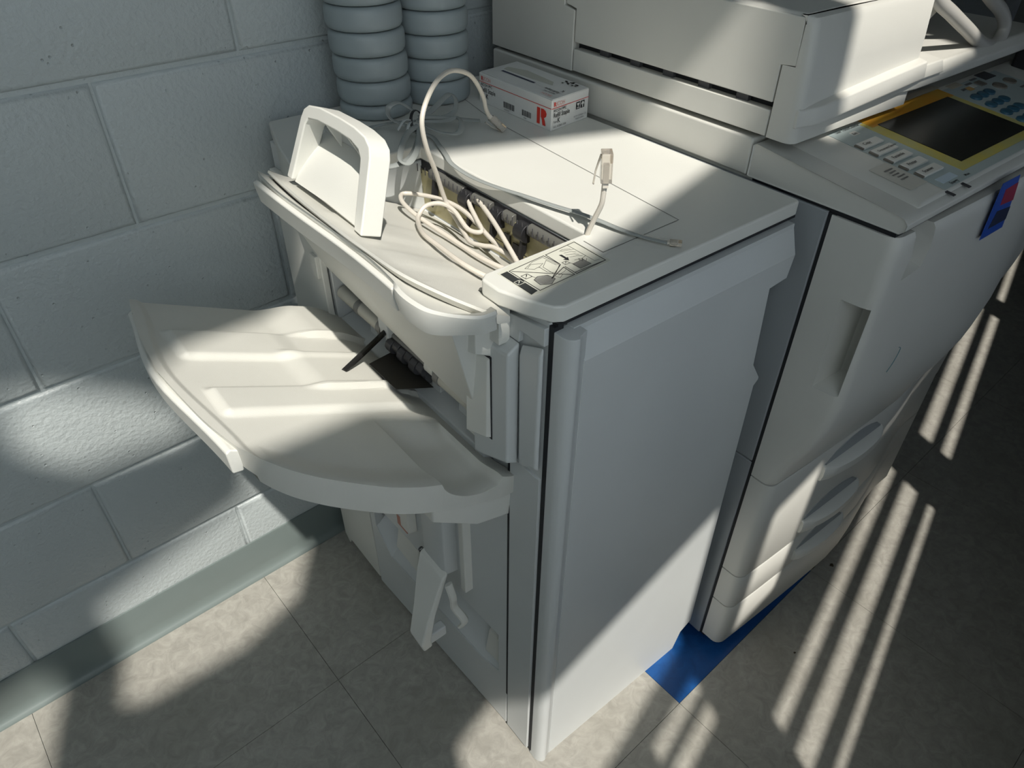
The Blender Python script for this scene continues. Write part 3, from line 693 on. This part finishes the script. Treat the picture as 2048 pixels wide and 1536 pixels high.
for k, nme in enumerate(names):
    v_ = .0005-.0205*k
    kk = build('function_key', slab(.512, .558, v_-.0068, v_+.0068, .0028, ZC+.0004), KEY, cpn, .0008)
    build('key_text', textg(nme, .0072 if k != 1 else .0058, (.519, v_-.0022, cz(v_)+ZC+.0034), tdx, tdy, bold=.01), INKK, kk)
    build('key_lamp', slab(.508, .5115, v_-.0062, v_+.0062, .0022, ZC+.0004), KEYG, cpn)
build('membrane_key', slab(.520, .556, -.108, -.097, .0005, ZC+.0004), mat('key_pale_blue', (.50, .60, .68), .4), cpn)
build('status_box', slab(.538, .552, .024, .033, .0005, ZC+.0004), KEY, cpn)
g = textg('User Tools/Counter', .0068, (.520, .040, cz(.04)+ZC+.0006), tdx, tdy, bold=.015)
g.merge(textg('Exit', .006, (.539, .026, cz(.026)+ZC+.0012), tdx, tdy, bold=.01))
g.merge(textg('Energy', .0065, (.528, -.1145, cz(-.1145)+ZC+.0006), tdx, tdy, bold=.02))
g.merge(textg('Main', .006, (.566, -.1135, cz(-.1135)+ZC+.0006), tdx, tdy, bold=.01))
build('panel_text', g, INKK, cpn, kind='stuff')
build('small_plate', slab(.466, .506, -.095, -.040, .0004, ZC+.0002), mat('plate_grey', (.52, .51, .46), .5), cpn)
g = G()
for k in range(5): strip(g, [(.480+.002*(k % 2), -.053-.0055*k, cz(-.053-.0055*k)+ZC+.001), (.497-.002*(k % 3), -.053-.0055*k, cz(-.053-.0055*k)+ZC+.001)], .0024, (0, 0, 1))
build('plate_print', g, INKG, cpn, kind='stuff')
build('power_mark', slab(.507, .513, -.1285, -.114, .001, ZC-.003), DGR, cpn); build('power_mark', slab(.546, .552, -.1285, -.114, .001, ZC-.003), DGR, cpn)
def oval(u_, v_, a, b_, h, m, nm):
    z = cz(v_)+ZC+.0004
    return build(nm, G().loft([[(u_+a*s_*math.cos(q), v_+b_*s_*math.sin(q), cz(v_+b_*s_*math.sin(q))+ZC+hh) for q in [2*math.pi*k/16 for k in range(16)]] for s_, hh in ((1, .0003), (.97, h*.8), (.75, h))]), m, cpn, ang=50)
for r_ in range(4):
    for c_ in range(3):
        oval(.838+.021*c_-.006*r_, .004-.0255*r_, .0105, .0085, .004, KEYB, 'number_key')
oval(.925, .008, .012, .011, .003, KEYG, 'round_key'); oval(.965, .010, .012, .010, .003, KEYG, 'round_key')
build('square_key', slab(.895, .912, .022, .036, .002, ZC+.0004), KEYG, cpn, .0005)
build('counter_slot', slab(.93, .965, .032, .052, .001, ZC+.0004), DGR, cpn)
build('indicator', slab(.858, .872, .022, .032, .0006, ZC+.0004), mat('amber', (.6, .36, .12), .4), cpn)
build('indicator', slab(.876, .888, .026, .034, .0006, ZC+.0004), KEY, cpn)
build('panel_legend', slab(.835, .87, .040, .052, .0004, ZC+.0004), mat('legend_beige', (.5, .45, .36), .5), cpn)
build('panel_legend', slab(.73, .82, .054, .064, .0004, ZC+.0004), mat('legend_beige2', (.5, .45, .36), .5), cpn)
for u_, v_ in ((.846, .030), (.872, .038), (.90, .044), (.915, .012), (.955, -.012), (.99, -.01)):
    build('key_caption', slab(u_, u_+.02, v_-.0022, v_+.0022, .0003, ZC+.0006), INKG, cpn)
# sticker on the front of the control panel / door
st = build('blue_sticker', G().prism('y', [(.671, .941), (.621, .942), (.623, .92), (.629, .861), (.698, .859), (.687, .899)], -.1405, -.1398), STB, CP, label='blue sticker with a red patch hanging below the control panel')
build('sticker_patch', G().prism('y', [(.676, .930), (.640, .929), (.646, .906), (.688, .902)], -.1409, -.1405), STR_, st)
build('sticker_patch', G().prism('y', [(.645, .898), (.690, .892), (.695, .872), (.640, .874)], -.1409, -.1405), STN, st)
# document feeder
DF = build('document_feeder', G().box(.424, .672, .075, .634, .99, 1.118), GAP, CP)
fy = .076
build('feeder_panel', G().prism('x', [(fy, 1.0265), (.430, 1.0265), (.430, 1.072), (.452, 1.076), (.452, 1.124), (fy-.018, 1.124), (fy-.020, 1.072), (fy, 1.070)], .410, .428), PLC, DF, .0015)
build('feeder_panel', G().box(.410, .428, fy, .430, .9855, 1.017), PLC, DF, .0012)
build('feeder_panel', G().prism('x', [(.4335, .984), (.634, .984), (.634, 1.124), (.4555, 1.124), (.4555, 1.0735), (.4335, 1.0695)], .410, .428), PLC, DF, .0012)
for k in range(5):
    build('vent_tab', G().box(.417, .425, .115+k*.062, .133+k*.062, 1.017, 1.0265), DGR, DF)
build('feeder_top', G().loft([[(.410, fy-.0175, 1.1225), (.410, .634, 1.1225), (.675, .634, 1.1225), (.675, fy-.0175, 1.1225)], [(.416, fy-.0172, 1.127), (.416, .63, 1.127), (.675, .63, 1.127), (.675, fy-.0172, 1.127)]]), PLC, DF, .003, 3)
# front end cap of the feeder
def cap(w_, v0, v1):
    r_ = .012; ring = [(.672, v1, w_), (.410, v1, w_)]
    for k in range(5):
        q = k/4*math.pi/2; ring.append((.410+r_-r_*math.cos(q), v0+r_-r_*math.sin(q), w_))
    ring += [(.50, v0, w_), (.60, v0-.001, w_), (.672, v0-.003, w_)]
    return ring
build('feeder_end_cap', G().loft([cap(.985, .037, .0735), cap(1.06, .0385, .0735), cap(1.0705, .039, .0735), cap(1.0712, .039, .056), cap(1.117, .043, .056), cap(1.124, .047, .056), cap(1.126, .0525, .056)]), PLC, DF, ang=40)
lipg = []
for k in range(7):
    t = (0, .03, .07, .13, .4, .7, 1)[k]; u_ = .4125+.265*t; e_ = sst(t, -.01, .12)
    lipg.append([(u_, .05, 1.002+.016*t), (u_, .0385-(.0105+.006*t)*e_, 1.004+.016*t), (u_, .0385-(.012+.006*t)*e_, 1.008+.016*t), (u_, .0385-(.009+.006*t)*e_, 1.025+.018*t), (u_, .05, 1.031+.018*t)])
build('feeder_lip', G().loft(lipg), PLC, DF, .002, 3, ang=50)
# platen cover to the right and the original tray above it
build('platen_cover', G().loft([[(u_, .045-.017*sst(u_, .60, .66), .986+.018*sst(u_, .58, .64)), (u_, .043-.017*sst(u_, .60, .66), 1.018), (u_, .053-.017*sst(u_, .60, .66), 1.030), (u_, .60, 1.030), (u_, .60, .986)] for u_ in (.432, .50, .56, .60, .64, .68, .90, 1.09)]), PLC, CP, .003, ang=40)
build('cover_lip', G().loft([[(u_, .022, 1.02), (u_, .028, 1.036), (u_, .08, 1.041), (u_, .08, 1.02)] for u_ in (.674, .735)]), PLC, CP, .002)
build('original_tray', G().loft([[(.676, .066, 1.044), (.676, .50, 1.044), (1.06, .50, 1.25), (1.06, .066, 1.25)], [(.676, .066, 1.118), (.676, .50, 1.118), (1.06, .50, 1.29), (1.06, .066, 1.29)]]), PLC, CP, .003)

# ================================================================== THINGS ON TOP
# stacks of round grey discs
def disc(c, z0, z1, lean, label, rr_=.0555):
    h = z1-z0
    t = thing('round_disc', (c[0]+lean*(z0-.932), c[1], z0), label, 'disc', 'stacked grey discs on the finisher lid')
    b_ = BASEOF[t.name]
    r1 = rr_
    prof = [(.0, 0.0004), (r1-.007, 0.0004), (r1-.0028, .0016), (r1-.0008, .005), (r1, .010), (r1, h-.009), (r1-.0012, h-.0045), (r1-.004, h-.0014), (r1-.008, h-.0004), (.02, h-.0004), (.018, h-.002), (0, h-.002)]
    build('disc_shell', G().lathe(prof, b_, 'z', 56), DISC, t, ang=50)
    build('disc_hub', G().lathe([(0, h-.0017), (.012, h-.0017), (.012, h-.0012), (0, h-.0012)], b_, 'z', 20), SEAM, t)
    return t
ordn = ['bottom', 'second', 'third', 'fourth', 'fifth', 'sixth', 'seventh', 'eighth']
for si, (c, z_first, nm) in enumerate((((.155, .597), .954, 'left'), ((.268, .600), .967, 'right'))):
    z = .932
    for k in range(7):
        z1 = z_first if k == 0 else z+.0335
        lab_ = ('bottom grey disc of the %s stack, resting on the finisher lid' % nm) if k == 0 else '%s grey disc from the bottom of the %s stack behind the staple box' % (ordn[k], nm)
        disc(c, z, z1, -.05 if si == 0 else -.01, lab_); z = z1
# staple box
BX = thing('staple_box', (.309, .362, .932), 'white cardboard refill staple box with red and black print on the finisher lid', 'box')
x0, x1, y0, y1, z0, z1 = .309, .394, .362, .537, .932, .9765
# rotated a little in plan: the far end turns towards the copier
carton = build('carton', G().loft([[(x0, y0, z0), (x1-.0005, y0+.012, z0), (x1-.002, y1+.008, z0), (x0, y1, z0)], [(x0, y0, z1), (x1-.0005, y0+.012, z1-.001), (x1-.002, y1+.008, z1), (x0, y1, z1)]]), CARD, BX, .0012)
flp = build('top_flap', G().loft([[(x0+.002, y0+.001, z1), (x1-.002, y0+.012, z1-.0008), (x1-.004, y1+.005, z1+.0005), (x0+.002, y1-.002, z1+.0005)], [(x0+.002, y0+.001, z1+.0006), (x1-.002, y0+.012, z1), (x1-.004, y1+.005, z1+.0022), (x0+.002, y1-.002, z1+.0012)]]), CARD, BX)
ft = mat('tear_strip', (.48, .48, .42), .7)
build('torn_patch', G().prism('z', [(x0+.045, y0+.05), (x0+.055, y0+.06), (x0+.062, y0+.13), (x0+.05, y0+.165), (x0+.038, y0+.16), (x0+.04, y0+.09)], z1+.0012, z1+.0021), ft, BX)
sx_ = Vector((0, -1, 0)); sz_ = Vector((0, 0, 1)); so_ = x0-.0004
ex_ = Vector((.9915, .13, 0)); 
g = G()
strip(g, [(so_, y1-.001, .9640), (so_, y0+.0005, .9640)], .0009, (-1, 0, 0))
strip(g, [(x0+.0005, y0-.0004, .9640), (x1-.001, y0+.0116, .9636)], .0009, (0, -1, 0))
g.merge(textg('R', .0085, (so_, .531, .9665), sx_, sz_, bold=.04)).merge(textg('R', .0085, (x0+.004, y0-.0002, .9665), ex_, sz_, bold=.04))
# big letter mark
def mark(o, dx, dy, s_):
    P_ = lambda a, b_: Vector(o)+dx*(a*s_)+dy*(b_*s_)
    g_ = G()
    g_.add([P_(*p) for p in [(0, 0), (.30, 0), (.30, 1), (0, 1)]], [(0, 1, 2, 3)])
    bowl = [(.38, 1), (.62, 1), (.82, .93), (.92, .78), (.90, .62), (.80, .52), (.68, .46), (.78, .30), (.86, 0), (.56, 0), (.50, .28), (.44, .42), (.38, .46)]
    g_.add([P_(*p) for p in bowl], [tuple(range(len(bowl)))])
    return g_
g.merge(mark((so_, .394, .9365), sx_, sz_, .0235))
build('red_print', g, INKR, carton, kind='stuff')
pk = mat('ink_pale_red', (.66, .28, .25), .5)
g = textg('ICOH', .0085, (so_, .5255, .9665), sx_, sz_, sx=.9).merge(textg('ICOH', .0085, (x0+.0095, y0+.0005, .9665), ex_, sz_, sx=.9))
g.merge(textg('RICOH', .008, (x0+.012, y0+.012, z1+.0016), Vector((0, 1, 0)), Vector((-1, 0, 0)), sx=.9))
build('outline_print', g, pk, carton, kind='stuff')
g = textg('RICOH PPC', .0058, (so_, .532, .9585), sx_, sz_, bold=.01)
g.merge(textg('Refill Staple', .0098, (so_, .532, .9497), sx_, sz_, bold=.012, sx=.82)).merge(textg('K', .0105, (so_, .519, .9405), sx_, sz_, bold=.015, sx=.9))
g.merge(textg('RICOH PPC', .0056, (x0+.004, y0-.0002, .9585), ex_, sz_, bold=.01)).merge(textg('Refill Staple', .0095, (x0+.004, y0-.0002, .9505), ex_, sz_, bold=.012, sx=.82)).merge(textg('K', .010, (x0+.013, y0+.001, .9420), ex_, sz_, bold=.015, sx=.9))
g.merge(textg('Refill Staple', .0085, (x0+.030, y0+.016, z1+.0017), Vector((0, 1, 0)), Vector((-1, 0, 0)), bold=.012, sx=.8))
g.merge(textg('RICOH PPC', .005, (x0+.021, y0+.016, z1+.0017), Vector((0, 1, 0)), Vector((-1, 0, 0)), bold=.012)).merge(textg('K', .0085, (x0+.040, y0+.016, z1+.0017), Vector((0, 1, 0)), Vector((-1, 0, 0)), bold=.012))
g.merge(textg('Type', .0042, (so_, .5305, .9415), sx_, sz_)).merge(textg('Type', .004, (x0+.004, y0-.0002, .943), ex_, sz_))
for bc0, bc1, z0_, z1_ in ((.474, .447, .9385, .9475), (.4285, .4075, .9385, .947)):
    yy = bc0; rng = random.Random(int(bc0*1000))
    while yy > bc1:
        wd = rng.choice([.0006, .0011, .0015]); g.add([(so_, yy, z0_), (so_, yy-wd, z0_), (so_, yy-wd, z1_), (so_, yy, z1_)], [(0, 1, 2, 3)]); yy -= wd+rng.choice([.0006, .001])
for k in range(2):
    a = x0+.055+k*.0105
    q0 = Vector((a, y0+(a-x0)*.141-.0005, .951)); w_ = ex_*.009
    g.add([q0, q0+w_, q0+w_+sz_*.0105, q0+sz_*.0105], [(0, 1, 2, 3)])
build('black_print', g, INKK, carton, kind='stuff')
g = G()
for k in range(2):
    a = x0+.055+k*.0105; q0 = Vector((a, y0+(a-x0)*.141-.0009, .951))
    tri_ = [(.2, .15), (.8, .15), (.8, .25), (.55, .25), (.55, .45), (.9, .85), (.1, .85), (.45, .45), (.45, .25), (.2, .25)] if k == 0 else [(.4, .1), (.6, .1), (.6, .5), (.92, .5), (.75, .8), (.5, .92), (.25, .8), (.08, .5), (.4, .5)]
    g.add([q0+ex_*(.009*p[0])+sz_*(.0105*p[1]) for p in tri_], [tuple(range(len(tri_)))])
build('care_symbols', g, CARD, carton, kind='stuff')
g = textg('NO. 410801-008', .0042, (x0+.004, y0-.0002, .9355), ex_, sz_).merge(textg('RICOH COMPANY, LTD.', .0034, (x0+.050, y0+.0055, .9405), ex_, sz_, sx=.8)).merge(textg('MADE IN JAPAN', .0034, (x0+.054, y0+.006, .9365), ex_, sz_, sx=.8))
g.merge(textg('PATENT', .0035, (so_, .472, .9345), sx_, sz_)).merge(textg('2084', .0035, (so_, .425, .9345), sx_, sz_))
build('small_print', g, INKG, carton, kind='stuff')
g = G().add([(x0+.028, y1-.02, z1+.0019), (x0+.033, y1-.02, z1+.0019), (x0+.033, y0+.075, z1+.0016), (x0+.028, y0+.075, z1+.0016)], [(0, 1, 2, 3)])
build('dark_stripe', g, INKB, carton)
g = G()
rng = random.Random(3)
for k in range(16):
    a, b_ = x0+.062+rng.random()*.014, y0+.022+rng.random()*.030
    g.add([(a, b_, z1+.0018), (a+.004, b_+.001, z1+.0018), (a+.0035, b_+.005, z1+.0018), (a+.0005, b_+.004, z1+.0018)], [(0, 1, 2, 3)])
build('recycling_emblem', g, INKK, carton, kind='stuff')

# network patch cable (cream) with two clear plugs
NC = thing('network_cable', (.07, .25, .87), 'cream network cable with clear plugs, coiled in the upper tray and arching over the lid', 'cable')
arc = [(.238, .416, .952), (.228, .412, .968), (.221, .4079, .9857), (.2, .395, 1.012), (.1737, .3783, 1.0322), (.1329, .3528, 1.0482), (.1006, .3326, 1.05), (.075, .3166, 1.0411), (.0562, .3049, 1.0248), (.0524, .3025, 1.0059), (.0616, .3082, .975), (.0779, .3184, .9422), (.0916, .327, .9087), (.098, .325, .888), (.094, .300, .879), (.084, .27, .876), (.076, .245, .876), (.080, .225, .878),
       (.086, .21, .880), (.090, .185, .878), (.088, .165, .874), (.080, .160, .874), (.070, .172, .874), (.062, .21, .876), (.060, .265, .878), (.056, .315, .882), (.053, .346, .887), (.058, .377, .889), (.071, .394, .889), (.088, .376, .889), (.100, .347, .890), (.105, .314, .890), (.104, .28, .887), (.098, .235, .880), (.092, .19, .876), (.086, .150, .872),
       (.078, .142, .878), (.088, .185, .893), (.104, .235, .901), (.120, .288, .905), (.124, .303, .903), (.120, .308, .900), (.112, .294, .896), (.103, .268, .890), (.094, .245, .885), (.085, .262, .884), (.090, .300, .894), (.084, .323, .897), (.064, .326, .898), (.050, .322, .8905), (.037, .303, .8915), (.0145, .2545, .902), (.0095, .2125, .9045), (.005, .1665, .907), (.0105, .1365, .904), (.026, .122, .896), (.06, .114, .880), (.095, .108, .868), (.118, .106, .88), (.1255, .100, .905), (.128, .092, .934), (.129, .084, .955), (.130, .077, .973), (.130, .0755, .985), (.130, .0752, .998)]
build('cable_sheath', G().tube(spline(arc, 5), .0030, 10), CABW, NC)
def plug(root, p, d, upv, s=1.0, boot=True, nm='plug'):
    d = Vector(d).normalized(); a = Vector(upv); a = (a-d*a.dot(d)).normalized(); b_ = d.cross(a); p = Vector(p)
    def bx(g_, l0, l1, w_, h0, h1):
        c = [p+d*l_+b_*sw*w_+a*hh for l_ in (l0, l1) for sw, hh in ((-1, h0), (1, h0), (1, h1), (-1, h1))]
        g_.add(c, [(0, 1, 2, 3), (7, 6, 5, 4), (0, 4, 5, 1), (1, 5, 6, 2), (2, 6, 7, 3), (3, 7, 4, 0)]); return g_
    body = bx(G(), 0, .0215*s, .0058*s, -.004*s, .004*s)
    o = build(nm, body, CLR, root, .0006)
    build('contact', bx(G(), .0145*s, .0205*s, .0046*s, .0022*s, .0036*s), GOLD, o)
    cl = G(); q = [p+d*(.019*s)+a*(-.0042*s), p+d*(.008*s)+a*(-.0075*s), p+d*(-.002*s)+a*(-.0088*s)]
    cl.tube(q, .0022*s, 6, .35, upv=a); build('latch_tab', cl, CLR, o)
    if boot: build('inner_wires', bx(G(), -.004*s, .013*s, .0042*s, -.0022*s, .0018*s), CABW, o)
    return o
plug(NC, (.131, .0752, 1.000), (-.02, .03, 1), (.6, -.5, .1), 1.45); plug(NC, (.240, .416, .952), (.25, -.20, -.30), (.3, .2, 1), 1.2)
# phone cord (grey, flat), tied in a bundle
PC = thing('phone_cord', (.15, .47, .932), 'flat grey phone cord tied in a bundle beside the discs', 'cable')
cord = [(.130, .470, .942), (.150, .440, .938), (.142, .405, .9355), (.130, .372, .936), (.121, .345, .934), (.1195, .300, .932), (.1215, .250, .935), (.128, .205, .938), (.137, .165, .9385), (.147, .127, .939), (.154, .10, .938), (.160, .072, .9365), (.169, .043, .9358), (.179, .020, .9358)]
build('cord_run', G().tube(spline(cord, 6), .0036, 10, .42, upv=(0, 0, 1)), CABG, PC)
for lp_ in ([(.150, .470, .950), (.190, .490, .955), (.232, .512, .962), (.238, .502, .957), (.222, .484, .945), (.188, .476, .945), (.150, .465, .95)],
            [(.150, .465, .952), (.185, .455, .948), (.205, .450, .950), (.196, .428, .948), (.178, .412, .944), (.160, .430, .944), (.150, .462, .948)],
            [(.140, .455, .95), (.115, .440, .951), (.085, .408, .950), (.062, .378, .944), (.068, .368, .941), (.092, .386, .944), (.118, .420, .945), (.140, .452, .948)],
            [(.148, .475, .950), (.125, .500, .945), (.100, .520, .938), (.070, .515, .9355), (.04, .46, .9355), (.03, .40, .936), (.045, .382, .937), (.075, .385, .937), (.105, .410, .938), (.135, .445, .943)],
            [(.135, .478, .945), (.118, .492, .955), (.122, .502, .967), (.138, .497, .972), (.150, .480, .962)],
            [(.150, .468, .957), (.190, .462, .950), (.225, .452, .942), (.242, .446, .939)]):
    build('cord_loop', G().tube(spline(lp_, 6), .0042, 10, .38, upv=(.5, -.4, 1)), CABG, PC)
tt = build('twist_tie', G().tube([(.147+.013*math.cos(q), .468+.006*math.sin(q)+.006*math.cos(q), .951+.014*math.sin(q)) for q in [k*2*math.pi/20 for k in range(21)]], .0022, 8, .4), BLK, PC)
build('tie_end', G().tube(spline([(.132, .462, .958), (.118, .455, .962), (.105, .452, .952)], 4), .0018, 6, .5), TIE, tt); build('tie_end', G().tube(spline([(.132, .460, .956), (.12, .447, .957), (.112, .443, .944)], 4), .0018, 6, .5), TIE, tt)
plug(PC, (.180, .018, .9368), (.45, -.55, 0), (0, 0, 1), .62, True, 'cord_plug')

# hose loop over the feeder
HS = thing('grey_hose', (.92, .045, 1.031), 'thick grey hose loop hanging over the document feeder front edge', 'hose')
build('hose_tube', G().tube(spline([(.62, .062, 1.19), (.665, .060, 1.150), (.708, .055, 1.112), (.765, .050, 1.085), (.825, .046, 1.058), (.88, .044, 1.034), (.925, .043, 1.0225), (.955, .045, 1.030), (.960, .048, 1.048), (.93, .050, 1.070), (.885, .052, 1.090), (.84, .056, 1.115), (.80, .06, 1.15)], 6), .0095, 14), HOSE, HS)
# dark device at the right edge
DV = thing('card_reader', (1.06, .03, .97), 'black device standing at the right end of the control panel', 'device')
build('reader_base', G().prism('y', [(1.045, .968), (1.11, .968), (1.11, 1.045), (1.06, 1.045), (1.04, 1.02)], -.02, .045), BLK, DV, .006, 3)
build('reader_head', G().prism('y', [(1.05, 1.06), (1.13, 1.06), (1.13, 1.16), (1.07, 1.16)], -.02, .05), BLK, DV, .006, 3)
build('reader_neck', G().box(1.075, 1.10, 0, .02, 1.04, 1.065), BLK, DV)
# debris on the floor
def crumb(x_, y_, s_, lab_):
    t = thing('floor_debris', (x_, y_, 0), lab_, 'debris', world=True)
    g_ = G(); r_ = random.Random(int(x_*997))
    ring = [[(x_+s_*rr0*math.cos(q)*(.7+.6*r_.random()), y_+s_*rr0*math.sin(q)*(.5+.7*r_.random()), h0*s_) for q in [2*math.pi*k/7 for k in range(7)]] for rr0, h0 in ((1, .02), (.8, .35), (.3, .5))]
    build('crumb', g_.loft(ring), DIRT, t)
crumb(.470, .004, .008, 'brown crumb on the floor at the far corner of the blue tile')
crumb(.505, -.022, .005, 'dark speck on the sunlit floor stripe beside the blue tile')
crumb(.255, -.085, .0025, 'tiny dark speck on the shaded floor tile near the copier')
bpy.context.view_layer.update()
